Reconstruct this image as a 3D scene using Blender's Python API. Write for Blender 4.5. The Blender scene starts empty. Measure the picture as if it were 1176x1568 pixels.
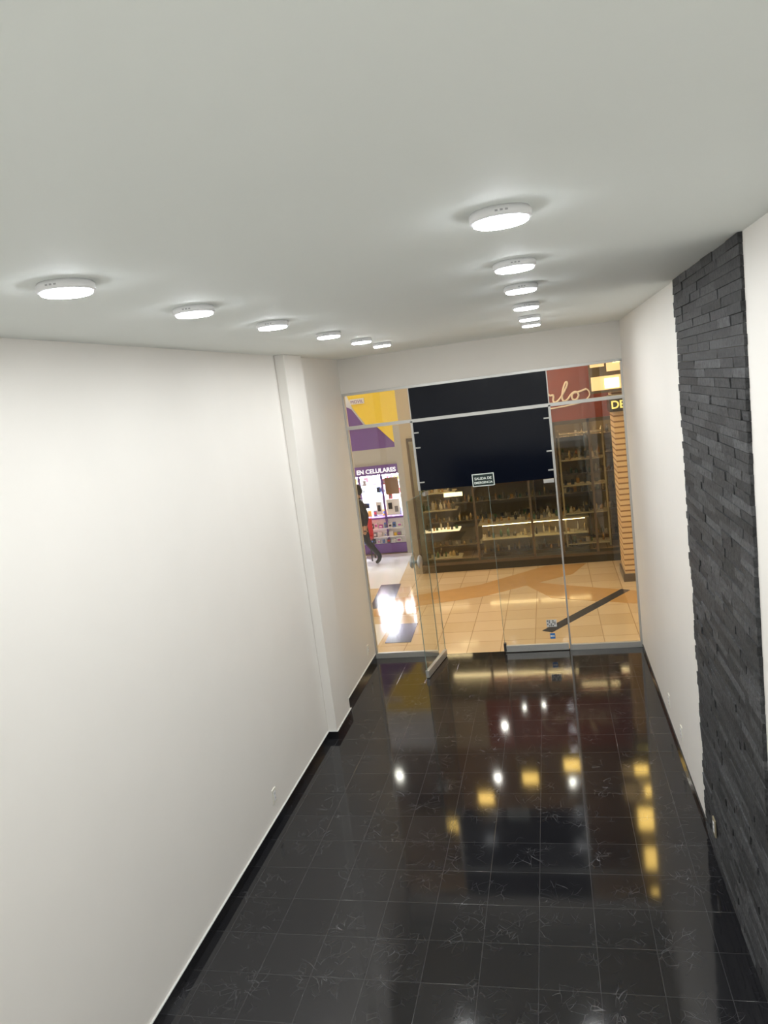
import bpy, math, random
from mathutils import Matrix, Vector
random.seed(7)
scene = bpy.context.scene
scene.view_settings.view_transform = 'Standard'
COL = scene.collection

# ------------------------------------------------------------ materials
def new_mat(name):
    m = bpy.data.materials.new(name); m.use_nodes = True
    nt = m.node_tree
    return m, nt, nt.nodes['Principled BSDF']

def N(nt, t, **kw):
    n = nt.nodes.new(t)
    for k, v in kw.items():
        setattr(n, k, v)
    return n

def mat(name, col, rough=0.5, metal=0.0, emit=None, estr=0.0, noise=0.0, nscale=20.0, bump=0.0, spec=None):
    m, nt, p = new_mat(name)
    p.inputs['Base Color'].default_value = (*col, 1)
    p.inputs['Roughness'].default_value = rough
    p.inputs['Metallic'].default_value = metal
    if spec is not None:
        p.inputs['Specular IOR Level'].default_value = spec
    if emit:
        p.inputs['Emission Color'].default_value = (*emit, 1)
        p.inputs['Emission Strength'].default_value = estr
    tc = N(nt, 'ShaderNodeTexCoord')
    no = N(nt, 'ShaderNodeTexNoise')
    no.inputs['Scale'].default_value = nscale
    no.inputs['Detail'].default_value = 4
    nt.links.new(tc.outputs['Object'], no.inputs['Vector'])
    if noise > 0:
        r = N(nt, 'ShaderNodeMapRange')
        r.inputs['To Min'].default_value = 1 - noise
        r.inputs['To Max'].default_value = 1 + noise
        nt.links.new(no.outputs['Fac'], r.inputs['Value'])
        mx = N(nt, 'ShaderNodeVectorMath', operation='SCALE')
        mx.inputs[0].default_value = col
        nt.links.new(r.outputs['Result'], mx.inputs['Scale'])
        nt.links.new(mx.outputs['Vector'], p.inputs['Base Color'])
    if bump > 0:
        b = N(nt, 'ShaderNodeBump')
        b.inputs['Strength'].default_value = bump
        b.inputs['Distance'].default_value = 0.01
        nt.links.new(no.outputs['Fac'], b.inputs['Height'])
        nt.links.new(b.outputs['Normal'], p.inputs['Normal'])
    return m

def glass_mat(name, tint=(1, 1, 1), base=0.03):
    m = bpy.data.materials.new(name); m.use_nodes = True
    nt = m.node_tree; nt.nodes.clear()
    out = N(nt, 'ShaderNodeOutputMaterial')
    tr = N(nt, 'ShaderNodeBsdfTransparent'); tr.inputs['Color'].default_value = (*tint, 1)
    gl = N(nt, 'ShaderNodeBsdfGlossy'); gl.inputs['Roughness'].default_value = 0.01
    lw = N(nt, 'ShaderNodeLayerWeight'); lw.inputs['Blend'].default_value = 0.5
    pw = N(nt, 'ShaderNodeMath', operation='POWER'); pw.inputs[1].default_value = 5
    ma = N(nt, 'ShaderNodeMath', operation='MULTIPLY_ADD'); ma.inputs[1].default_value = 0.9; ma.inputs[2].default_value = base
    mx = N(nt, 'ShaderNodeMixShader')
    nt.links.new(lw.outputs['Facing'], pw.inputs[0]); nt.links.new(pw.outputs[0], ma.inputs[0]); nt.links.new(ma.outputs[0], mx.inputs['Fac'])
    nt.links.new(tr.outputs[0], mx.inputs[1]); nt.links.new(gl.outputs[0], mx.inputs[2])
    nt.links.new(mx.outputs[0], out.inputs['Surface'])
    return m

def emit_mat(name, col, s):
    return mat(name, (0.8, 0.8, 0.8), 0.4, emit=col, estr=s)

M_wall = mat('wall_paint', (0.875, 0.845, 0.795), 0.55, noise=0.02, nscale=3, bump=0.05)
M_ceil = mat('ceiling_paint', (0.90, 0.94, 0.91), 0.7, noise=0.012, nscale=2, bump=0.04)
M_base = mat('black_skirting_tile', (0.012, 0.012, 0.014), 0.12)
M_caulk = mat('white_caulk', (0.7, 0.7, 0.68), 0.6)
M_alu = mat('brushed_aluminium', (0.60, 0.60, 0.58), 0.38, 0.6, noise=0.05, nscale=60)
M_dark = mat('black_film', (0.003, 0.005, 0.012), 0.12, spec=0.2)
M_glass = glass_mat('clear_glass', (0.97, 0.98, 0.965), 0.04)
M_glass2 = glass_mat('shop_glass', (0.93, 0.94, 0.90), 0.05)
M_edge = mat('glass_edge', (0.25, 0.33, 0.30), 0.15)
M_white = mat('white_plastic', (0.88, 0.88, 0.89), 0.35)
M_lamp = emit_mat('led_diffuser', (0.96, 0.985, 1.0), 150)
M_lring = emit_mat('led_diffuser_rim', (0.85, 0.92, 1.0), 26)
M_outlet = mat('ivory_plastic', (0.8, 0.78, 0.7), 0.35)
M_slot = mat('dark_slot', (0.05, 0.05, 0.05), 0.5)
M_mark = mat('rim_marking', (0.45, 0.45, 0.47), 0.5)

# black veined tile floor
def floor_material():
    m, nt, p = new_mat('black_marble_tiles')
    L = nt.links.new
    tc = N(nt, 'ShaderNodeTexCoord')
    br = N(nt, 'ShaderNodeTexBrick'); br.offset = 0.0; br.squash = 1.0
    br.inputs['Scale'].default_value = 1.0
    br.inputs['Brick Width'].default_value = 0.33
    br.inputs['Row Height'].default_value = 0.33
    br.inputs['Mortar Size'].default_value = 0.0022
    br.inputs['Mortar Smooth'].default_value = 0.1
    br.inputs['Color1'].default_value = (0.012, 0.012, 0.014, 1)
    br.inputs['Color2'].default_value = (0.018, 0.018, 0.020, 1)
    br.inputs['Mortar'].default_value = (0.045, 0.045, 0.047, 1)
    L(tc.outputs['Object'], br.inputs['Vector'])
    no = N(nt, 'ShaderNodeTexNoise'); no.inputs['Scale'].default_value = 6; no.inputs['Detail'].default_value = 2
    L(tc.outputs['Object'], no.inputs['Vector'])
    sc = N(nt, 'ShaderNodeVectorMath', operation='SCALE'); sc.inputs['Scale'].default_value = 0.06
    L(no.outputs['Color'], sc.inputs[0])
    ad = N(nt, 'ShaderNodeVectorMath', operation='ADD')
    L(tc.outputs['Object'], ad.inputs[0]); L(sc.outputs[0], ad.inputs[1])
    # radial cracks in polar coordinates around jittered burst centres
    v2 = N(nt, 'ShaderNodeTexVoronoi', feature='F1', voronoi_dimensions='2D'); v2.inputs['Scale'].default_value = 2.3
    v2.inputs['Randomness'].default_value = 0.6
    L(ad.outputs[0], v2.inputs['Vector'])
    sb = N(nt, 'ShaderNodeVectorMath', operation='SUBTRACT')
    L(ad.outputs[0], sb.inputs[0]); L(v2.outputs['Position'], sb.inputs[1])
    sx = N(nt, 'ShaderNodeSeparateXYZ'); L(sb.outputs[0], sx.inputs[0])
    at = N(nt, 'ShaderNodeMath', operation='ARCTAN2'); L(sx.outputs['Y'], at.inputs[0]); L(sx.outputs['X'], at.inputs[1])
    ds = N(nt, 'ShaderNodeMath', operation='MULTIPLY'); L(v2.outputs['Distance'], ds.inputs[0]); ds.inputs[1].default_value = 2.2
    am = N(nt, 'ShaderNodeMath', operation='MULTIPLY'); L(at.outputs[0], am.inputs[0]); am.inputs[1].default_value = 1.4
    cx = N(nt, 'ShaderNodeCombineXYZ'); L(am.outputs[0], cx.inputs['X']); L(ds.outputs[0], cx.inputs['Y'])
    cs = N(nt, 'ShaderNodeSeparateColor'); L(v2.outputs['Color'], cs.inputs[0])
    c9 = N(nt, 'ShaderNodeMath', operation='MULTIPLY'); L(cs.outputs[0], c9.inputs[0]); c9.inputs[1].default_value = 37
    L(c9.outputs[0], cx.inputs['Z'])
    v4 = N(nt, 'ShaderNodeTexVoronoi', feature='DISTANCE_TO_EDGE'); v4.inputs['Scale'].default_value = 1.4
    L(cx.outputs[0], v4.inputs['Vector'])
    r1 = N(nt, 'ShaderNodeMapRange'); r1.inputs['From Max'].default_value = 0.016
    r1.inputs['To Min'].default_value = 1; r1.inputs['To Max'].default_value = 0
    L(v4.outputs['Distance'], r1.inputs['Value'])
    r2 = N(nt, 'ShaderNodeMapRange'); r2.inputs['From Min'].default_value = 0.05; r2.inputs['From Max'].default_value = 0.52
    r2.inputs['To Min'].default_value = 1; r2.inputs['To Max'].default_value = 0.0
    L(v2.outputs['Distance'], r2.inputs['Value'])
    n3 = N(nt, 'ShaderNodeTexNoise'); n3.inputs['Scale'].default_value = 9
    L(tc.outputs['Object'], n3.inputs['Vector'])
    r3 = N(nt, 'ShaderNodeMapRange'); r3.inputs['From Min'].default_value = 0.44; r3.inputs['From Max'].default_value = 0.62
    L(n3.outputs['Fac'], r3.inputs['Value'])
    a = N(nt, 'ShaderNodeMath', operation='MULTIPLY'); L(r1.outputs[0], a.inputs[0]); L(r2.outputs[0], a.inputs[1])
    b = N(nt, 'ShaderNodeMath', operation='MULTIPLY'); L(a.outputs[0], b.inputs[0]); L(r3.outputs[0], b.inputs[1])
    # fine crackle hairlines
    v3 = N(nt, 'ShaderNodeTexVoronoi', feature='DISTANCE_TO_EDGE'); v3.inputs['Scale'].default_value = 9
    L(ad.outputs[0], v3.inputs['Vector'])
    r4 = N(nt, 'ShaderNodeMapRange'); r4.inputs['From Max'].default_value = 0.012
    r4.inputs['To Min'].default_value = 0.45; r4.inputs['To Max'].default_value = 0
    L(v3.outputs['Distance'], r4.inputs['Value'])
    c = N(nt, 'ShaderNodeMath', operation='MULTIPLY'); L(r4.outputs[0], c.inputs[0]); L(r3.outputs[0], c.inputs[1])
    c2 = N(nt, 'ShaderNodeMath', operation='MULTIPLY'); L(c.outputs[0], c2.inputs[0]); L(r2.outputs[0], c2.inputs[1])
    d = N(nt, 'ShaderNodeMath', operation='MAXIMUM'); L(b.outputs[0], d.inputs[0]); L(c2.outputs[0], d.inputs[1])
    mx = N(nt, 'ShaderNodeMix', data_type='RGBA')
    L(d.outputs[0], mx.inputs['Factor']); L(br.outputs['Color'], mx.inputs['A'])
    mx.inputs['B'].default_value = (0.20, 0.20, 0.21, 1)
    L(mx.outputs['Result'], p.inputs['Base Color'])
    p.inputs['Roughness'].default_value = 0.07
    bp = N(nt, 'ShaderNodeBump'); bp.inputs['Strength'].default_value = 0.25; bp.inputs['Distance'].default_value = 0.002
    bp.invert = True
    L(br.outputs['Fac'], bp.inputs['Height']); L(bp.outputs['Normal'], p.inputs['Normal'])
    return m
M_floor = floor_material()

def brick_mat(name, c1, c2, mortar, w, h, ms, rough, offset=0.0, vertical=False, emit=0):
    m, nt, p = new_mat(name); L = nt.links.new
    tc = N(nt, 'ShaderNodeTexCoord')
    br = N(nt, 'ShaderNodeTexBrick'); br.offset = offset
    br.inputs['Scale'].default_value = 1
    br.inputs['Brick Width'].default_value = w; br.inputs['Row Height'].default_value = h
    br.inputs['Mortar Size'].default_value = ms
    br.inputs['Color1'].default_value = (*c1, 1); br.inputs['Color2'].default_value = (*c2, 1)
    br.inputs['Mortar'].default_value = (*mortar, 1)
    if vertical:
        mp = N(nt, 'ShaderNodeMapping'); mp.inputs['Rotation'].default_value = (math.radians(-90), 0, 0)
        L(tc.outputs['Object'], mp.inputs['Vector']); L(mp.outputs['Vector'], br.inputs['Vector'])
    else:
        L(tc.outputs['Object'], br.inputs['Vector'])
    L(br.outputs['Color'], p.inputs['Base Color'])
    p.inputs['Roughness'].default_value = rough
    return m
M_mallfloor = brick_mat('mall_cream_tiles', (0.64, 0.49, 0.31), (0.74, 0.59, 0.40), (0.42, 0.30, 0.18), 0.42, 0.42, 0.005, 0.09)
M_colbrick = brick_mat('banded_brick', (0.85, 0.60, 0.30), (0.90, 0.70, 0.40), (0.35, 0.18, 0.06), 0.9, 0.085, 0.012, 0.6, 0.5, True)

# stacked slate strips (colour varies per strip through a mesh attribute)
def slate_material():
    m, nt, p = new_mat('stacked_slate'); L = nt.links.new
    at = N(nt, 'ShaderNodeAttribute'); at.attribute_name = 'tone'
    tc = N(nt, 'ShaderNodeTexCoord')
    no = N(nt, 'ShaderNodeTexNoise'); no.inputs['Scale'].default_value = 40; no.inputs['Detail'].default_value = 8
    no.inputs['Roughness'].default_value = 0.65
    L(tc.outputs['Object'], no.inputs['Vector'])
    r = N(nt, 'ShaderNodeMapRange'); r.inputs['From Min'].default_value = 0.3; r.inputs['From Max'].default_value = 0.75
    r.inputs['To Min'].default_value = 0.4; r.inputs['To Max'].default_value = 1.8
    L(no.outputs['Fac'], r.inputs['Value'])
    s = N(nt, 'ShaderNodeVectorMath', operation='SCALE')
    L(at.outputs['Color'], s.inputs[0]); L(r.outputs[0], s.inputs['Scale'])
    L(s.outputs[0], p.inputs['Base Color'])
    p.inputs['Roughness'].default_value = 0.65
    p.inputs['Specular IOR Level'].default_value = 0.3
    b = N(nt, 'ShaderNodeBump'); b.inputs['Strength'].default_value = 0.8; b.inputs['Distance'].default_value = 0.012
    L(no.outputs['Fac'], b.inputs['Height']); L(b.outputs['Normal'], p.inputs['Normal'])
    return m
M_slate = slate_material()

# ------------------------------------------------------------ mesh builder
class MB:
    def __init__(s):
        s.v = []; s.f = []; s.m = []; s.mats = []; s.smooth = []
    def mi(s, m):
        if m not in s.mats: s.mats.append(m)
        return s.mats.index(m)
    def face(s, pts, m, smooth=False):
        b = len(s.v); s.v += [tuple(p) for p in pts]
        s.f.append(list(range(b, b + len(pts)))); s.m.append(s.mi(m)); s.smooth.append(smooth)
    def box(s, x0, x1, y0, y1, z0, z1, m, M=None):
        b = len(s.v)
        P = [(x0,y0,z0),(x1,y0,z0),(x1,y1,z0),(x0,y1,z0),(x0,y0,z1),(x1,y0,z1),(x1,y1,z1),(x0,y1,z1)]
        if M is not None: P = [tuple(M @ Vector(p)) for p in P]
        s.v += P
        for f in [(0,3,2,1),(4,5,6,7),(0,1,5,4),(1,2,6,5),(2,3,7,6),(3,0,4,7)]:
            s.f.append([b+i for i in f]); s.m.append(s.mi(m)); s.smooth.append(False)
    def lathe(s, prof, c, m, seg=40, M=None, mats=None):
        b = len(s.v)
        for r, z in prof:
            for i in range(seg):
                a = 2*math.pi*i/seg
                p = Vector((r*math.cos(a), r*math.sin(a), z))
                if M is not None: p = M @ p
                s.v.append((p.x+c[0], p.y+c[1], p.z+c[2]))
        for k in range(len(prof)-1):
            mm = mats[k] if mats else m
            for i in range(seg):
                j = (i+1) % seg
                s.f.append([b+k*seg+i, b+k*seg+j, b+(k+1)*seg+j, b+(k+1)*seg+i]); s.m.append(s.mi(mm)); s.smooth.append(True)
    def prism(s, poly, z0, z1, m):   # poly in xy
        n = len(poly)
        s.face([(x, y, z1) for x, y in poly], m)
        s.face([(x, y, z0) for x, y in reversed(poly)], m)
        for i in range(n):
            a = poly[i]; c = poly[(i+1) % n]
            s.face([(a[0],a[1],z0),(c[0],c[1],z0),(c[0],c[1],z1),(a[0],a[1],z1)], m)
    def vprism(s, poly, y0, y1, m):  # poly in xz, y0 nearer the viewer
        n = len(poly)
        s.face([(x, y0, z) for x, z in poly], m)
        s.face([(x, y1, z) for x, z in reversed(poly)], m)
        for i in range(n):
            a = poly[i]; c = poly[(i+1) % n]
            s.face([(a[0],y0,a[1]),(a[0],y1,a[1]),(c[0],y1,c[1]),(c[0],y0,c[1])], m)
    def obj(s, name, parent=None, bevel=0.0):
        me = bpy.data.meshes.new(name); me.from_pydata(s.v, [], s.f)
        for m in s.mats: me.materials.append(m)
        for p, i, sm in zip(me.polygons, s.m, s.smooth):
            p.material_index = i; p.use_smooth = sm
        me.update()
        o = bpy.data.objects.new(name, me); COL.objects.link(o)
        if parent: o.parent = parent
        if bevel > 0:
            b = o.modifiers.new('bevel', 'BEVEL'); b.width = bevel; b.segments = 2; b.limit_method = 'ANGLE'
        return o

def empty(name):
    e = bpy.data.objects.new(name, None); COL.objects.link(e); e.empty_display_size = 0.1
    return e

def text(body, loc, size, m, parent, name, extrude=0.01, rot=(math.pi/2, 0, 0), shear=0, bold=0.0, align='LEFT'):
    c = bpy.data.curves.new(name, 'FONT'); c.body = body; c.size = size; c.extrude = extrude; c.shear = shear; c.offset = bold
    c.align_x = align
    c.materials.append(m)
    o = bpy.data.objects.new(name, c); COL.objects.link(o); o.location = loc; o.rotation_euler = rot
    if parent: o.parent = parent
    return o

# ------------------------------------------------------------ room dimensions
XL, XR, YB, YN, ZC = -2.412, 0.836, 8.79, -2.6, 3.774
GT, MBZ = 3.345, 2.945      # glass top, mid bar
T = 0.15

b = MB(); b.box(XL-T, XR+T, YN-T, YB+0.06, -0.12, 0, M_floor); b.obj('floor')
b = MB(); b.box(XL-T, XR+T, YN-T, YB+T, ZC, ZC+0.15, M_ceil); b.obj('ceiling')
b = MB(); b.box(XL-T, XL, YN, YB+T, 0, ZC, M_wall); b.obj('wall_left')
b = MB(); b.box(XR, XR+T, YN, YB+T, 0, ZC, M_wall); b.obj('wall_right')
b = MB(); b.box(XL-T, XR+T, YN-T, YN, 0, ZC, M_wall); b.obj('wall_rear')
M_ext = mat('mall_wall_paint', (0.7, 0.62, 0.5), 0.6)
b = MB(); b.box(XL, XR, YB, YB+T, GT+0.02, ZC, M_wall); b.obj('wall_front')
b = MB()
b.box(-8, XL-T, YB, YB+T, 0, 5.8, M_ext); b.box(XR+T, 6, YB, YB+T, 0, 5.8, M_ext)
b.box(XL-T, XR+T, YB, YB+T, ZC+0.15, 5.8, M_ext); b.obj('wall_mall_near')
# unseen pale mezzanine deck behind the viewpoint, added to bounce light upward
M_deck = mat('pale_bounce_deck', (0.78, 0.77, 0.74), 0.35)
b = MB(); b.box(XL+0.01, XR-0.012, YN+0.01, -0.25, 1.55, 1.70, M_deck); b.obj('floor_mezzanine_bounce')
# pilaster on the left wall
PY0, PY1, PX = 6.63, 7.15, -2.318
b = MB(); b.box(XL, PX, PY0, PY1, 0, ZC, M_wall); b.obj('trim_pilaster', bevel=0.006)
# skirting
BH = 0.075
b = MB()
def skirt(x0, x1, y0, y1):
    b.box(x0, x1, y0, y1, 0, BH, M_base)
    b.box(x0, x1, y0, y1, BH, BH+0.005, M_caulk)
skirt(XL, XL+0.012, YN, PY0-0.012); skirt(XL, PX+0.012, PY0-0.012, PY0)
skirt(PX, PX+0.012, PY0, PY1); skirt(XL, PX+0.012, PY1, PY1+0.012); skirt(XL, XL+0.012, PY1+0.012, YB-0.04)
b.obj('baseboard_left')
b = MB()
b.box(XR-0.010, XR, 5.12, YB-0.04, 0, 0.05, M_base); b.box(XR-0.010, XR, YN, 3.43, 0, 0.05, M_base)
b.obj('baseboard_right')

# ------------------------------------------------------------ slate strip cladding
SY0, SY1 = 3.45, 5.10
vs, fs, tones = [], [], []
z = 0.0
ch = ZC/82
row = 0
while z < ZC-0.01:
    y = SY0 + random.uniform(0, 0.008)
    end = SY1 + random.uniform(-0.014, 0.014)
    first = True
    while y < end-0.01:
        ln = random.uniform(0.18, 0.50)
        if first and row % 2: ln *= 0.5
        first = False
        y2 = min(end, y+ln)
        if end-y2 < 0.07: y2 = end
        d = random.uniform(0.012, 0.021)
        k = len(vs)
        x0 = XR; z0 = z+0.0010; z1 = min(z+ch-0.0010, ZC)
        j = lambda: random.uniform(-0.0025, 0.0025)
        vs += [(x0,y,z0),(x0-d+j(),y+.001,z0),(x0-d+j(),y2-.001,z0),(x0,y2,z0),(x0,y,z1),(x0-d+j(),y+.001,z1),(x0-d+j(),y2-.001,z1),(x0,y2,z1)]
        t = random.choice([0.036, 0.044, 0.052, 0.062, 0.075])*random.uniform(.85, 1.15)
        for f in [(0,3,2,1),(4,5,6,7),(0,1,5,4),(1,2,6,5),(2,3,7,6)]:
            fs.append([k+i for i in f]); tones.append(t)
        y = y2
    z += ch; row += 1
me = bpy.data.meshes.new('stone_cladding'); me.from_pydata(vs, [], fs); me.materials.append(M_slate)
ca = me.color_attributes.new('tone', 'FLOAT_COLOR', 'CORNER')
for p in me.polygons:
    for li in p.loop_indices:
        t = tones[p.index]; ca.data[li].color = (t*0.98, t, t*1.04, 1)
o = bpy.data.objects.new('trim_stone_cladding', me); COL.objects.link(o)

# ------------------------------------------------------------ ceiling lamps
def lamp(x, y):
    b = MB()
    R = 0.090; h = 0.028
    prof = [(0.001, 0), (R*0.93, 0), (R*0.95, -0.004), (R, -0.007), (R, -h+0.003), (R-0.003, -h), (0.080, -h), (0.079, -h-0.006),
            (0.074, -h-0.009), (0.060, -h-0.010), (0.035, -h-0.011), (0.001, -h-0.0115)]
    mats = [M_white]*6 + [M_lring] + [M_lamp]*4
    b.lathe(prof, (x, y, ZC), M_white, 48, mats=mats)
    for k in (-9, 0, 9):
        M = Matrix.Translation((x, y, ZC)) @ Matrix.Rotation(math.radians(k-85), 4, 'Z')
        b.box(R-0.001, R+0.0008, -0.004, 0.004, -0.018, -0.013, M_mark, M)
    b.obj('ceiling_lamp')
for y in (2.20, 3.10, 4.07, 5.19, 6.16, 6.98, 0.1, -0.9, -1.9): lamp(-1.46, y)  # last three are unseen, added over the deck to brighten the ceiling
for y in (2.276, 3.277, 4.135, 5.21, 6.29, 7.09, 0.1, -0.9, -1.9): lamp(-0.086, y)  # last three likewise unseen and added for ceiling light

# ------------------------------------------------------------ outlets
def outlet(x, y, z, side, m=M_outlet):
    b = MB(); s = 1 if side == 'L' else -1
    def bx(t0, t1, y0, y1, z0, z1, mm):
        a, c = sorted((x+s*t0, x+s*t1)); b.box(a, c, y0, y1, z0, z1, mm)
    bx(0, 0.008, y-0.035, y+0.035, z-0.058, z+0.058, m)
    bx(0.008, 0.011, y-0.017, y+0.017, z-0.035, z+0.035, M_white)
    for dz in (-0.018, 0.018):
        for dy in (-0.006, 0.006): bx(0.011, 0.0115, y+dy-0.0015, y+dy+0.0015, z+dz-0.006, z+dz+0.006, M_slot)
    b.obj('wall_outlet')
outlet(XL, 5.16, 0.25, 'L'); outlet(XL, 8.45, 0.25, 'L'); outlet(XR, 6.74, 0.25, 'R'); outlet(XR, 6.1, 0.25, 'R')
outlet(XR-0.024, 4.73, 0.28, 'R', mat('brass_plate', (0.35, 0.3, 0.2), 0.4))

# ------------------------------------------------------------ glazed storefront
M1, M2, DH = -1.60, 0.010, 2.10
YF = YB+0.02
b = MB()
fw = 0.014
b.box(XL, XR, YF-0.02, YF+0.02, GT-0.012, GT+0.02, M_alu)
b.box(XL, XR, YF-0.022, YF+0.022, MBZ-0.02, MBZ+0.02, M_alu)
b.box(XL, XL+0.022, YF-0.02, YF+0.02, 0, GT, M_alu)
b.box(XR-0.022, XR, YF-0.02, YF+0.02, 0, GT, M_alu)
b.box(M1-fw, M1+fw, YF-0.022, YF+0.022, DH-0.0, MBZ, M_alu)
b.box(M1-0.006, M1+0.006, YF-0.01, YF+0.01, 0.06, DH, M_edge)
b.box(M2-fw, M2+fw, YF-0.022, YF+0.022, DH, MBZ, M_alu)
b.box(M2-0.010, M2+0.010, YF-0.016, YF+0.016, 0, DH, M_alu)
b.box(M1-0.006, M1+0.006, YF-0.012, YF+0.012, MBZ+0.02, GT, M_alu)
b.box(M2-0.006, M2+0.006, YF-0.012, YF+0.012, MBZ+0.02, GT, M_alu)
b.box(XL+0.022, M1, YF-0.022, YF+0.022, 0, 0.07, M_alu)
b.box(M2+0.010, XR-0.022, YF-0.022, YF+0.022, 0, 0.07, M_alu)
for xx, sg in ((M1, 1), (M2, -1)):
    for zz in (2.80, 2.20, 2.42 if sg < 0 else 2.62):
        a, c = sorted((xx+sg*0.014, xx+sg*0.075)); b.box(a, c, YF-0.03, YF-0.014, zz-0.008, zz+0.008, M_alu)
b.obj('storefront_frame', bevel=0.002)
def pane(name, x0, x1, z0, z1, m=M_glass, y=YF):
    b = MB(); b.box(x0, x1, y-0.004, y+0.004, z0, z1, m); return b.obj(name)
pane('window_1', XL+0.022, M1-0.016, 0.07, MBZ-0.02)
pane('window_2', M2+0.014, XR-0.022, 0.07, MBZ-0.02)
pane('window_3', XL+0.022, M1-0.006, MBZ+0.02, GT-0.012)
pane('window_4', M2+0.006, XR-0.022, MBZ+0.02, GT-0.012)
b = MB(); b.box(M1+0.006, M2-0.006, YF-0.008, YF+0.008, MBZ+0.02, GT-0.012, M_dark)
b.box(M1+fw, M2-fw, YF-0.008, YF+0.008, DH, MBZ-0.02, M_dark); b.obj('black_transom_panel')
M_gsign = mat('notice_green', (0.01, 0.03, 0.025), 0.4); M_sw = mat('notice_white', (0.8, 0.85, 0.8), 0.5, emit=(0.8, 0.9, 0.8), estr=0.15)
e = empty('exit_sign')
b = MB(); cx, cz = -0.824, 2.16
b.box(cx-0.13, cx+0.13, YF-0.018, YF-0.008, cz-0.075, cz+0.075, M_sw)
b.box(cx-0.12, cx+0.12, YF-0.020, YF-0.018, cz-0.065, cz+0.065, M_gsign); b.obj('plate', e)
text('SALIDA DE', (cx, YF-0.022, cz+0.005), 0.042, M_sw, e, 'line_1', 0.001, align='CENTER', bold=0.001)
text('EMERGENCIA', (cx, YF-0.022, cz-0.042), 0.036, M_sw, e, 'line_2', 0.001, align='CENTER', bold=0.001)

# right (closed) door leaf
M_stk = mat('sticker_white', (0.75, 0.75, 0.72), 0.5); M_stkb = mat('sticker_blue', (0.05, 0.22, 0.6), 0.5)
e = empty('door_2')
b = MB(); b.box(-0.770, M2-fw-0.006, YF-0.005, YF+0.005, 0.09, DH-0.012, M_glass); b.obj('glass', e)
b = MB(); b.box(-0.770, M2-fw-0.006, YF-0.02, YF+0.02, 0.008, 0.09, M_alu)
b.box(-0.13, M2-fw-0.006, YF-0.018, YF+0.018, DH-0.05, DH-0.006, M_alu)
b.box(-0.775, -0.770, YF-0.005, YF+0.005, 0.09, DH-0.012, M_edge)
b.box(-0.785, -0.755, YF-0.03, YF+0.03, 0.02, 0.12, M_slot)
b.obj('rails', e, bevel=0.003)
b = MB()
b.box(-0.25, -0.13, YF-0.007, YF-0.0055, 0.30, 0.39, M_stk)
for i in range(5):
    for k in range(4):
        if random.random() < 0.55: b.box(-0.242+i*0.021, -0.228+i*0.021, YF-0.0078, YF-0.007, 0.308+k*0.02, 0.322+k*0.02, M_slot)
b.box(-0.22, -0.16, YF-0.007, YF-0.0055, 0.15, 0.22, M_stkb)
b.box(-0.215, -0.165, YF-0.0078, YF-0.007, 0.175, 0.195, M_stk)
b.obj('stickers', e)
# left (open) door leaf, swung inward
e = empty('door_1')
H = Vector((-1.510, YF-0.03, 0)); dirv = Vector((-0.119, -0.69, 0)).normalized()
ang = math.atan2(dirv.y, dirv.x)
DM = Matrix.Translation(H) @ Matrix.Rotation(ang, 4, 'Z'); LW = 0.715
b = MB(); b.box(0, LW, -0.005, 0.005, 0.09, DH-0.012, M_glass, DM); b.obj('glass', e)
b = MB(); b.box(0, LW, -0.02, 0.02, 0.008, 0.09, M_alu, DM); b.box(0, 0.12, -0.018, 0.018, DH-0.05, DH-0.006, M_alu, DM)
b.box(LW, LW+0.005, -0.005, 0.005, 0.09, DH-0.012, M_edge, DM); b.box(-0.005, 0, -0.005, 0.005, 0.09, DH-0.05, M_edge, DM)
b.box(0, LW, -0.005, 0.005, DH-0.012, DH-0.008, M_edge, DM)
b.obj('rails', e, bevel=0.002)
b = MB()
for sg in (-1, 1):
    Mh = DM @ Matrix.Translation((LW-0.07, 0, 1.38)) @ Matrix.Rotation(sg*math.pi/2, 4, 'X')
    b.lathe([(0.001, 0.006), (0.02, 0.006), (0.02, 0.035), (0.07, 0.038), (0.076, 0.045), (0.070, 0.055), (0.001, 0.058)], (0, 0, 0), M_alu, 32, M=Mh)
b.obj('round_pulls', e)

# ------------------------------------------------------------ mall outside
b = MB(); b.box(-9, 7, YB+0.06, 18, -0.12, 0, M_mallfloor); b.obj('mall_floor')
M_mc = mat('mall_ceiling_paint', (0.6, 0.52, 0.4), 0.7)
b = MB(); b.box(-9, 7, YB, 18.2, 5.8, 5.95, M_mc); b.obj('mall_ceiling')
M_or = mat('orange_tile', (0.58, 0.36, 0.16), 0.10, noise=0.1, nscale=6)
M_bk = mat('charcoal_tile', (0.06, 0.06, 0.07), 0.14, noise=0.1)
M_wt = mat('white_tile', (0.88, 0.89, 0.92), 0.10)
def band(b, pts, w, m, z=0.003):
    for (x0, y0), (x1, y1) in zip(pts[:-1], pts[1:]):
        d = Vector((x1-x0, y1-y0)); n = Vector((-d.y, d.x)).normalized()*w/2
        b.prism([(x0-n.x, y0-n.y), (x1-n.x, y1-n.y), (x1+n.x, y1+n.y), (x0+n.x, y0+n.y)], 0, z, m)
b = MB()
b.prism([(-8, 12.2), (-2.80, 12.2), (-3.0, 14.85), (-8, 14.85)], 0, 0.002, M_wt)
b.prism([(-8, 9.2), (-2.5, 9.2), (-2.5, 10.2), (-8, 10.2)], 0, 0.002, M_wt)
b.prism([(-2.9, 10.8), (-1.25, 11.3), (0.15, 12.3), (0.4, 12.95), (-0.3, 12.95), (-1.35, 12.0), (-2.9, 11.4)], 0, 0.003, M_or)
b.prism([(-0.75, 12.1), (-0.2, 11.0), (1.6, 10.2), (1.6, 10.8), (0.1, 11.6)], 0, 0.0038, M_or)
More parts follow.
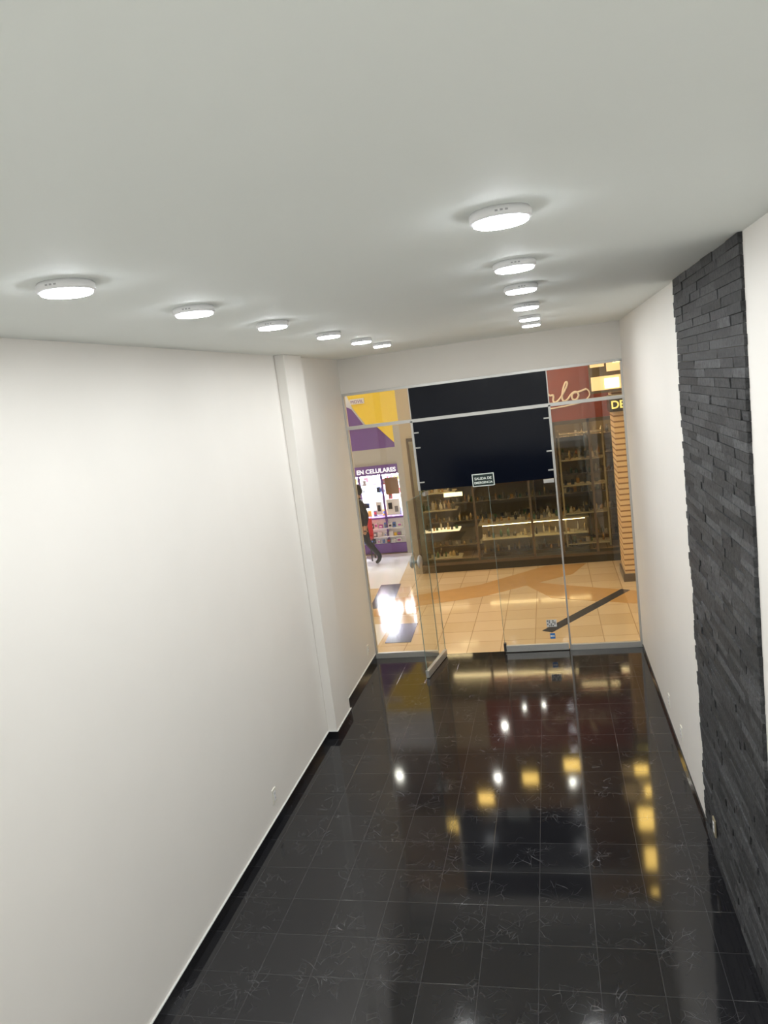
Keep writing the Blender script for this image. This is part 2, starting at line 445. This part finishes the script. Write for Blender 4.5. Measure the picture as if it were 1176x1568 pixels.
band(b, [(-6, 10.6), (-2.2, 10.75)], 0.3, M_or, 0.0034)
band(b, [(-0.27, 9.50), (0.88, 11.2)], 0.15, M_bk, 0.005)
b.prism([(-3.02, 11.0), (-2.66, 11.0), (-2.78, 12.4), (-3.14, 12.4)], 0, 0.005, M_bk)
b.prism([(-2.42, 9.35), (-2.06, 9.35), (-2.10, 10.15), (-2.46, 10.15)], 0, 0.005, M_bk)
b.obj('mall_floor_inlay')

M_warm = emit_mat('warm_fill_downlight', (1.0, 0.76, 0.44), 82)  # unseen fixtures, added to light the mall floor
def fill_downlight(x, y, z=5.8, r=0.2, m=None):
    b = MB(); m = m or M_warm
    b.lathe([(r*1.15, 0), (r*1.15, -0.02), (r, -0.03), (r*0.98, -0.015), (r*0.9, -0.012), (0.001, -0.012)], (x, y, z), M_white, 32,
            mats=[M_white, M_white, M_white, m, m])
    b.obj('mall_fill_downlight')
for x in (-5.0, -2.6, -0.4, 2.2):
    for y in (9.9, 11.3): fill_downlight(x, y)
M_cooldl = emit_mat('cool_fill_downlight', (0.9, 0.95, 1.0), 75)  # unseen, added to brighten the left part of the mall
for x in (-6.2, -4.0): fill_downlight(x, 13.2, m=M_cooldl)
M_cool = emit_mat('cool_panel', (0.92, 0.96, 1.0), 60)

# --- perfume shop opposite
M_front = mat('dark_olive_panel', (0.045, 0.038, 0.02), 0.3)
M_red = mat('red_fascia', (0.30, 0.07, 0.045), 0.45, noise=0.25, nscale=2)
M_beige = mat('beige_fascia', (0.45, 0.42, 0.36), 0.5)
M_upper = mat('upper_facade', (0.20, 0.12, 0.06), 0.5, noise=0.1)
M_brown = mat('brown_interior', (0.22, 0.165, 0.075), 0.5, noise=0.3, nscale=3)
M_strip = emit_mat('warm_strip', (1.0, 0.76, 0.42), 14)
M_frame = mat('bronze_frame', (0.16, 0.13, 0.09), 0.3, 0.6)
e = empty('perfume_shop')
b = MB()
FX0, FX1, FY = -2.60, 3.4, 13.0
b.box(-1.6, FX1, FY, 15.2, 2.48, 3.42, M_red)
b.box(FX0, -1.6, FY, 15.2, 2.48, 3.42, M_beige)
b.box(FX0, FX1, FY+0.05, 15.2, 3.42, 5.8, M_upper)
b.box(FX0, FX0+0.12, FY, 15.2, 0, 2.48, M_beige)
b.box(FX0+0.12, FX1, 14.6, 14.7, 0, 2.48, M_brown)
b.box(FX1-0.1, FX1, FY, 15.2, 0, 2.48, M_front)
b.box(FX0+0.12, FX1-0.1, FY, FY+0.3, 0, 0.16, M_front)
b.obj('facade', e)
b = MB()
for x in (-2.48, -1.42, -0.45, 0.05, 0.62, 1.6, 2.5): b.box(x-0.02, x+0.02, FY-0.02, FY+0.03, 0.16, 2.48, M_frame)
b.box(FX0+0.12, FX1-0.1, FY-0.02, FY+0.03, 0.13, 0.18, M_frame); b.box(FX0+0.12, FX1-0.1, FY-0.02, FY+0.03, 2.42, 2.48, M_frame)
b.obj('window_frames', e)
b = MB(); b.box(FX0+0.12, FX1-0.1, FY, FY+0.01, 0.18, 2.42, M_glass2); b.obj('glazing', e)
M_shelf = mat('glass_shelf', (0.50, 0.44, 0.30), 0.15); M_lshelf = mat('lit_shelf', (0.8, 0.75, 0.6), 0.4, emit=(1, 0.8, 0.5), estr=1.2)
b = MB()
for z in (0.22, 0.7, 1.05, 1.4, 1.75, 2.1):
    b.box(-2.45, 3.2, 14.1, 14.58, z, z+0.018, M_shelf)
    b.box(-2.45, 3.2, 14.08, 14.10, z, z+0.02, M_frame)
for z in (0.22, 0.72, 1.1, 1.42):
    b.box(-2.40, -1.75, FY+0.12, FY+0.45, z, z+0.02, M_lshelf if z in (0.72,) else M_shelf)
b.box(-1.40, 0.5, FY+0.30, FY+0.75, 0.16, 0.22, M_front); b.box(-1.42, 0.52, FY+0.28, FY+0.77, 0.74, 0.765, M_shelf)
b.box(-1.40, 0.5, FY+0.70, FY+0.75, 0.22, 0.74, M_brown); b.box(-1.40, 0.5, FY+0.3, FY+0.7, 0.46, 0.475, M_shelf)
for x in (-0.4, 0.6, 1.6): b.box(x-0.015, x+0.015, 14.05, 14.58, 0, 2.4, M_frame)
for x in (0.12, 0.86):
    b.box(x-0.015, x+0.015, FY+0.35, FY+0.38, 0.2, 2.3, M_shelf)
for z in (0.25, 0.8, 1.3, 1.75, 2.2): b.box(0.12, 0.86, FY+0.35, FY+0.7, z, z+0.018, M_shelf)
b.obj('shelves', e)
b = MB()
b.box(-2.3, 3.1, 14.0, 14.05, 2.38, 2.41, M_strip)
b.box(-1.35, 0.45, FY+0.33, FY+0.35, 0.722, 0.730, M_strip)
b.box(-2.3, -1.8, FY+0.38, FY+0.41, 1.72, 1.74, M_strip)
b.box(0.15, 0.83, FY+0.4, FY+0.43, 2.40, 2.42, M_strip)
b.box(-1.95, -1.62, FY+0.06, FY+0.09, 1.36, 1.43, mat('lit_label', (0.9, 0.85, 0.6), 0.4, emit=(1, 0.85, 0.5), estr=2.2))
b.obj('shelf_lights', e)
bott = [mat('bottle_amber', (0.4, 0.22, 0.06), 0.1), mat('bottle_gold', (0.5, 0.38, 0.18), 0.2, 0.6), mat('bottle_cream', (0.6, 0.54, 0.42), 0.3),
        mat('bottle_dark', (0.03, 0.03, 0.03), 0.1), mat('bottle_green', (0.05, 0.12, 0.06), 0.1), mat('bottle_smoke', (0.10, 0.09, 0.07), 0.1)]
b = MB()
def bottle(x, y, z):
    m = random.choice(bott); h = random.uniform(0.07, 0.16); r = random.uniform(0.015, 0.032)
    if random.random() < 0.5:
        b.lathe([(0.001, 0), (r, 0), (r, h*0.65), (r*0.4, h*0.75), (r*0.4, h), (0.001, h)], (x, y, z), m, 10)
    else:
        b.box(x-r, x+r, y-0.02, y+0.02, z, z+h*0.75, m); b.box(x-r*0.35, x+r*0.35, y-0.01, y+0.01, z+h*0.75, z+h, bott[1])
for z in (0.238, 0.718, 1.068, 1.418, 1.768, 2.118):
    x = -2.4
    while x < 3.1:
        bottle(x, random.uniform(14.15, 14.3), z); x += random.uniform(0.06, 0.13)
for z in (0.24, 0.74, 1.12, 1.44):
    x = -2.36
    while x < -1.8: bottle(x, FY+random.uniform(0.18, 0.3), z); x += random.uniform(0.05, 0.10)
for z in (0.22, 0.475, 0.765):
    x = -1.35
    while x < 0.45: bottle(x, FY+random.uniform(0.38, 0.6), z); x += random.uniform(0.06, 0.14)
for z in (0.268, 0.818, 1.318, 1.768):
    x = 0.18
    while x < 0.82: bottle(x, FY+random.uniform(0.42, 0.6), z); x += random.uniform(0.07, 0.14)
b.obj('perfume_bottles', e)
# cursive sign
M_script = mat('sign_cream', (0.85, 0.75, 0.6), 0.4, emit=(1, 0.8, 0.6), estr=0.15)
def script(pts, ox, oz, s, name, w=0.012):
    c = bpy.data.curves.new(name, 'CURVE'); c.dimensions = '3D'; c.bevel_depth = w; c.bevel_resolution = 2
    sp = c.splines.new('NURBS'); sp.points.add(len(pts)-1); sp.use_endpoint_u = True; sp.order_u = 3
    for p, (x, z) in zip(sp.points, pts): p.co = (ox+x*s, FY-0.015, oz+z*s, 1)
    c.materials.append(M_script); o = bpy.data.objects.new(name, c); COL.objects.link(o); o.parent = e
script([(-.45,.28),(-.52,.33),(-.62,.22),(-.66,.08),(-.58,-.02),(-.48,.03),(-.36,.13),(-.30,.12),(-.38,.10),(-.40,.02),(-.33,0),(-.26,.12),(-.27,.02),(-.2,.0),
        (-.10,.10),(-.05,.17),(-.02,.12),(.05,.14),(.02,.02),(.08,.0),(.18,.10),(.30,.30),(.25,.34),(.17,.10),(.19,.0),(.26,.02),(.34,.13),(.42,.15),(.46,.08),(.40,0),(.33,.03),(.35,.13),(.45,.13),(.58,.17)], 0.06, 2.80, 1.0, 'script_lettering', 0.016)
script([(.58,.17),(.66,.10),(.55,-.04),(.2,-.08),(-.2,-.10),(-.5,-.16)], 0.06, 2.80, 1.0, 'script_swash', 0.012)
# lamps on the upper facade
M_yel = emit_mat('yellow_lightbox', (1.0, 0.64, 0.15), 13)
M_spot = emit_mat('white_spot', (1.0, 0.97, 0.88), 38)
M_yel0 = emit_mat('amber_lightbox', (0.95, 0.55, 0.14), 0.75)
b = MB()
for (x, z) in ((-0.15, 3.76), (-0.92, 4.02), (-1.78, 4.42), (-2.42, 4.97)):
    b.box(x-0.16, x+0.16, FY-0.04, FY+0.05, z-0.12, z+0.12, M_frame); b.box(x-0.14, x+0.14, FY-0.055, FY-0.04, z-0.10, z+0.10, M_yel)
b.obj('facade_lightboxes', e)
b = MB()
def spot(x, y, z, r=0.07):
    Mh = Matrix.Translation((x, y, z)) @ Matrix.Rotation(math.pi/2, 4, 'X')
    b.lathe([(0.001, 0), (r*1.3, 0), (r*1.3, 0.05), (r, 0.05), (r*0.95, 0.045), (0.001, 0.045)], (0, 0, 0), M_frame, 24, M=Mh, mats=[M_frame, M_frame, M_frame, M_spot, M_spot])
spot(-1.52, FY, 4.0, 0.07); spot(-1.29, FY, 2.97, 0.06); spot(-0.17, FY, 4.10, 0.06); spot(-0.9, FY, 2.62, 0.035); spot(-0.55, FY, 2.58, 0.035)
b.obj('facade_spots', e)

# --- brick column with stacked lightboxes
e = empty('brick_column')
b = MB(); b.box(0.93, 1.65, 11.65, 12.3, 0, 5.8, M_colbrick); b.box(0.90, 1.68, 11.62, 12.33, 0, 0.12, M_frame); b.obj('shaft', e)
b = MB(); b.box(0.88, 1.70, 11.58, 12.0, 2.62, 2.86, M_front)
b.obj('sign_band', e)
text('DENTAL', (0.90, 11.57, 2.67), 0.16, mat('sign_yellow', (0.9, 0.8, 0.2), 0.4, emit=(1, 0.85, 0.25), estr=0.8), e, 'lettering', 0.005, bold=0.003)
b = MB()
b.box(0.62, 1.3, 11.50, 11.64, 2.92, 3.62, M_frame)
b.box(0.64, 0.84, 11.485, 11.50, 3.30, 3.58, M_yel0); b.box(0.87, 1.26, 11.485, 11.50, 3.22, 3.58, M_yel0); b.box(0.64, 1.26, 11.485, 11.50, 2.96, 3.16, M_yel0)
b.box(0.96, 1.14, 11.480, 11.486, 3.34, 3.50, M_yel)
for z, x in ((3.05, .95), (3.92, .98), (4.62, 1.04), (5.36, 1.10)):
    if z > 3.2:
        b.box(x-0.17, x+0.17, 11.52, 11.64, z-0.20, z+0.20, M_frame); b.box(x-0.15, x+0.15, 11.505, 11.52, z-0.18, z+0.18, M_yel)
    else: b.box(x-0.12, x+0.08, 11.480, 11.486, z-0.07, z+0.07, M_yel)
b.obj('lightboxes', e)

# --- phone accessory shop
M_pur = mat('purple_panel', (0.17, 0.09, 0.30), 0.4, emit=(0.12, 0.05, 0.25), estr=0.1)
M_yp = mat('yellow_panel', (0.85, 0.62, 0.06), 0.4, emit=(0.9, 0.62, 0.03), estr=0.12)  # slight glow put into the colour to brighten the panel
M_pale = mat('pale_blue_panel', (0.74, 0.80, 0.92), 0.4)
M_grey = mat('grey_panel', (0.5, 0.5, 0.47), 0.5)
M_iwh = mat('interior_white', (0.85, 0.87, 0.9), 0.5)
e = empty('phone_accessory_shop')
SYF = 14.9
SX1 = -2.64
b = MB()
b.box(-6.6, SX1, SYF, 17.2, 2.66, 4.4, M_pale)
b.box(-6.6, SX1, SYF, 17.2, 2.22, 2.66, M_pur)
b.box(-6.6, SX1, SYF, 17.2, 1.88, 2.22, M_grey)
b.box(-6.6, -3.02, SYF-0.04, 17.2, 1.68, 1.88, M_pur)
b.box(-6.6, SX1, 17.0, 17.2, 0, 1.9, M_iwh)
b.box(-6.7, -6.6, SYF, 17.2, 0, 5.8, M_grey); b.box(-6.6, SX1, SYF+0.05, 17.2, 4.4, 5.8, M_upper)
b.box(-3.10, SX1, SYF-0.06, SYF+0.25, 0, 2.66, M_grey)
b.vprism([(-4.02, 3.5), (-3.89, 3.11), (-3.66, 2.74), (-3.42, 2.66), (-3.08, 2.28), (-2.95, 2.6), (-2.9, 3.5)], SYF-0.03, SYF, M_yp)
b.vprism([(-4.6, 3.28), (-4.5, 3.40), (-3.92, 3.08), (-3.68, 2.70), (-4.05, 2.66)], SYF-0.028, SYF, M_pur)
b.obj('facade', e)
M_ssign = mat('sign_white', (0.9, 0.9, 0.95), 0.4, emit=(0.95, 0.95, 1), estr=1.0)
M_plate = mat('plate_white', (0.85, 0.85, 0.85), 0.4)
text('ACCESORIOS EN CELULARES', (-3.14, SYF-0.05, 1.73), 0.125, M_ssign, e, 'lettering', 0.004, bold=0.002, align='RIGHT')
b = MB(); b.box(-3.92, -3.62, SYF-0.06, SYF-0.035, 3.17, 3.28, M_plate); b.obj('small_sign', e)
text('MOVIL', (-3.77, SYF-0.065, 3.19), 0.09, M_pur, e, 'small_lettering', 0.002, align='CENTER')
# the panels sit below the dropped fascia slab
b = MB()
b.box(-6.4, -3.2, 15.3, 15.6, 1.79, 1.85, M_iwh)
b.box(-6.4, -3.2, 15.2, 15.5, 1.62, 1.66, M_cool); b.box(-6.4, -3.2, 16.2, 16.5, 1.62, 1.66, M_cool)
b.obj('light_panels', e)
b = MB()
spot(-3.9, SYF-0.0, 5.0, 0.09); spot(-5.2, SYF-0.0, 5.0, 0.09); b.obj('facade_spots', e)
b = MB()
b.box(-6.5, -3.12, SYF+0.02, SYF+0.5, 0.02, 0.22, M_pur)
b.box(-6.5, -3.12, SYF+0.05, SYF+0.5, 0.22, 0.75, M_iwh); b.box(-6.5, -3.12, SYF+0.0, SYF+0.52, 0.75, 0.79, M_pur)
for z in (1.0, 1.3): b.box(-6.5, -3.12, 16.7, 16.98, z, z+0.02, M_iwh)
for z in (0.36, 0.54): b.box(-6.5, -3.12, SYF-0.02, SYF+0.05, z, z+0.02, M_iwh)
b.box(-3.98, -3.94, SYF, SYF+0.04, 0.2, 1.7, M_pur); b.box(-3.50, -3.46, SYF, SYF+0.04, 0.2, 1.7, M_pur)
b.box(-3.42, -3.14, SYF+0.02, SYF+0.05, 1.25, 1.60, mat('cork_board', (0.25, 0.15, 0.08), 0.6))
b.box(-3.44, -3.16, SYF+0.0, SYF+0.02, 0.82, 1.15, M_iwh)
b.box(-3.66, -3.54, SYF+0.0, SYF+0.02, 0.85, 1.12, M_iwh)
b.obj('counters', e)
goods = [mat('goods_%d' % i, c, 0.35) for i, c in enumerate([(0.6,0.03,0.04),(0.03,0.03,0.04),(0.1,0.2,0.55),(0.7,0.7,0.72),(0.8,0.5,0.05),(0.7,0.72,0.75),(0.45,0.08,0.4),(0.7,0.7,0.7),(0.2,0.2,0.22)])]
b = MB()
for z, y, hh in ((0.79, SYF+0.2, .16), (1.02, 16.8, .2), (1.32, 16.8, .2), (0.38, SYF+0.0, .12), (0.56, SYF+0.0, .12), (0.24, SYF+0.0, .1)):
    x = -6.4
    while x < -3.2:
        w = random.uniform(0.04, 0.12); h = random.uniform(0.5, 1)*hh
        b.box(x, x+w, y, y+0.04, z, z+h, random.choice(goods)); b.box(x+w*0.2, x+w*0.8, y-0.002, y, z+h*0.3, z+h*0.7, random.choice(goods)); x += w+random.uniform(0.01, 0.05)
for i in range(22):
    x = random.uniform(-5.2, -3.2); z = random.choice((1.52, 1.36, 1.2, 1.04))
    b.box(x, x+0.07, SYF+0.06, SYF+0.08, z-0.05, z+0.06, random.choice(goods)); b.box(x+0.015, x+0.055, SYF+0.05, SYF+0.06, z-0.03, z+0.03, random.choice(goods))
b.box(-3.40, -3.32, SYF-0.01, SYF, 0.95, 1.08, goods[1]); b.box(-3.27, -3.2, SYF-0.01, SYF, 0.88, 1.0, goods[8]); b.box(-3.63, -3.57, SYF-0.01, SYF, 0.92, 1.05, goods[1])
b.obj('phone_accessories', e)
b = MB()
b.box(-3.98, -3.72, 14.3, 14.62, 0.42, 0.47, goods[0]); b.box(-3.98, -3.72, 14.58, 14.62, 0.47, 0.85, goods[0])
for x in (-3.97, -3.75):
    for y in (14.31, 14.59): b.box(x, x+0.025, y, y+0.025, 0, 0.42, M_slot)
b.obj('red_chair', bevel=0.006)

b = MB(); b.box(-9.15, -9, YB, 18.2, 0, 5.8, M_ext); b.obj('wall_mall_left')
b = MB(); b.box(7, 7.15, YB, 18.2, 0, 5.8, M_ext); b.obj('wall_mall_right')
b = MB(); b.box(-9, 7, 18.0, 18.15, 0, 5.8, M_ext); b.obj('wall_mall_far')

# ------------------------------------------------------------ pedestrian
M_jac = mat('black_jacket', (0.015, 0.015, 0.02), 0.7, bump=0.2, nscale=25)
M_trs = mat('dark_trousers', (0.02, 0.022, 0.03), 0.75)
M_skin = mat('skin', (0.45, 0.26, 0.17), 0.5); M_hair = mat('hair', (0.012, 0.009, 0.008), 0.5); M_shoe = mat('shoe', (0.02, 0.02, 0.02), 0.4)
M_eye = mat('eye_white', (0.8, 0.8, 0.8), 0.2); M_lip = mat('lip', (0.35, 0.12, 0.1), 0.5)
def skin_mesh(name, verts, edges, rad, roots, sub=2):
    me = bpy.data.meshes.new(name); me.from_pydata(verts, edges, [])
    o = bpy.data.objects.new(name, me); COL.objects.link(o)
    o.modifiers.new('s', 'SKIN')
    if not me.skin_vertices: bpy.context.view_layer.update()
    sv = me.skin_vertices[0].data
    for i, r in enumerate(rad):
        sv[i].radius = (r, r) if not isinstance(r, tuple) else r
        sv[i].use_root = i in roots
    s = o.modifiers.new('sub', 'SUBSURF'); s.levels = sub; s.render_levels = sub
    dg = bpy.context.evaluated_depsgraph_get(); dg.update()
    nm = bpy.data.meshes.new_from_object(o.evaluated_get(dg))
    bpy.data.objects.remove(o); nm.name = name
    for p in nm.polygons: p.use_smooth = True
    return nm
V = [(0,0,.90),(0,0,1.04),(-.02,0,1.22),(-.02,0,1.35),(-.03,0,1.42),(-.045,0,1.48),(-.05,0,1.545),(-.045,0,1.60),
     (-.01,-.15,1.30),(.08,-.20,1.05),(.03,-.21,.84),(.01,-.21,.76),
     (-.01,.15,1.30),(-.09,.20,1.07),(-.23,.18,.92),(-.29,.17,.87),
     (0,-.085,.85),(-.17,-.09,.48),(-.22,-.09,.10),(-.30,-.095,.045),(-.38,-.10,.035),
     (0,.085,.85),(.06,.09,.47),(.27,.09,.17),(.24,.095,.08),(.17,.10,.035)]
E = [(0,1),(1,2),(2,3),(3,4),(4,5),(5,6),(6,7),(2,8),(8,9),(9,10),(10,11),(2,12),(12,13),(13,14),(14,15),
     (0,16),(16,17),(17,18),(18,19),(19,20),(0,21),(21,22),(22,23),(23,24),(24,25)]
Rr = [.13,.125,.14,.075,.05,.075,.095,.07, .065,.05,.036,.034,.065,.05,.036,.034, .10,.07,.048,.045,.034,.10,.07,.048,.045,.034]
e = empty('pedestrian')
try:
    nm = skin_mesh('body', V, E, Rr, {0})
    for m in (M_jac, M_trs, M_skin, M_shoe): nm.materials.append(m)
    for p in nm.polygons:
        c = p.center
        if c.z > 1.385: p.material_index = 2
        elif c.z > .86 and abs(c.y) < .3 and not (c.z < .96 and c.y > .12 and c.x < -.2): p.material_index = 0
        elif c.z < .12: p.material_index = 3
        elif abs(c.y) > .155: p.material_index = 2
        else: p.material_index = 1
    o = bpy.data.objects.new('body', nm); COL.objects.link(o); o.parent = e
    fv, fe, fr, roots = [], [], [], set()
    for (hx, hy, hz), d in (((.01, -.21, .76), Vector((-.15, 0, -1))), ((-.29, .17, .87), Vector((-.75, -.05, -.65)))):
        d.normalize(); side = Vector((1, 0, 0)) if abs(d.x) < .5 else Vector((-.5, 0, .8)); side.normalize()
        for k, ln in enumerate((.062, .072, .068, .052)):
            k0 = len(fv); roots.add(k0)
            base = Vector((hx, hy, hz)) + side*(.022-.0145*k) + d*.015
            fv += [base, base+d*ln*.5, base+d*ln*.8+Vector((0, .006, .0)), base+d*ln+Vector((-.004, .012, .004))]
            fe += [(k0,k0+1),(k0+1,k0+2),(k0+2,k0+3)]; fr += [.009,.0085,.008,.007]
        k0 = len(fv); roots.add(k0); base = Vector((hx, hy, hz)) + side*.02 - d*.015
        fv += [base, base+side*.022+d*.02, base+side*.028+d*.045]; fe += [(k0,k0+1),(k0+1,k0+2)]; fr += [.011,.010,.008]
    nm = skin_mesh('fingers', [tuple(v) for v in fv], fe, fr, roots, 1); nm.materials.append(M_skin)
    o = bpy.data.objects.new('fingers', nm); COL.objects.link(o); o.parent = e
except Exception as ex:
    print('PERSON', ex)
def ell(b, c, r, m, cut=None, seg=20):
    prof = []
    n = 12
    for i in range(n+1):
        a = -math.pi/2+math.pi*i/n
        if cut is not None and math.sin(a) < cut: continue
        prof.append((max(0.001, math.cos(a)), math.sin(a)))
    b.lathe(prof, c, m, seg, M=Matrix.Diagonal((r[0], r[1], r[2], 1)))
b = MB()
ell(b, (-.035, 0, 1.555), (.105, .092, .105), M_hair, cut=-0.05)
ell(b, (.005, 0, 1.52), (.075, .085, .09), M_hair)
for s in (-1, 1):
    ell(b, (-.128, s*.032, 1.535), (.012, .014, .009), M_eye); ell(b, (-.137, s*.032, 1.535), (.005, .006, .006), M_hair)
    ell(b, (-.045, s*.095, 1.53), (.016, .010, .028), M_skin)
ell(b, (-.148, 0, 1.512), (.018, .012, .022), M_skin); ell(b, (-.132, 0, 1.478), (.008, .024, .007), M_lip)
b.obj('head_details', e)
e.location = (-3.72, 13.86, 0.0); e.rotation_euler = (0, 0, math.radians(20))

# ------------------------------------------------------------ world
w = bpy.data.worlds.new('World'); scene.world = w; w.use_nodes = True
w.node_tree.nodes['Background'].inputs['Color'].default_value = (0.5, 0.5, 0.5, 1)
w.node_tree.nodes['Background'].inputs['Strength'].default_value = 0.05

# ------------------------------------------------------------ camera
cd = bpy.data.cameras.new('camera'); cam = bpy.data.objects.new('camera', cd); COL.objects.link(cam)
R = Matrix(((0.9702, 0.0874, 0.2265), (0.2084, 0.1786, -0.9616), (-0.1245, 0.9801, 0.1551)))
q = R.to_quaternion(); q.normalize()
cam.matrix_world = Matrix.Translation((0, 0, 3.3)) @ q.to_matrix().to_4x4()
cd.sensor_fit = 'VERTICAL'; cd.sensor_height = 36; cd.lens = 26.17; cd.clip_start = 0.02
scene.camera = cam
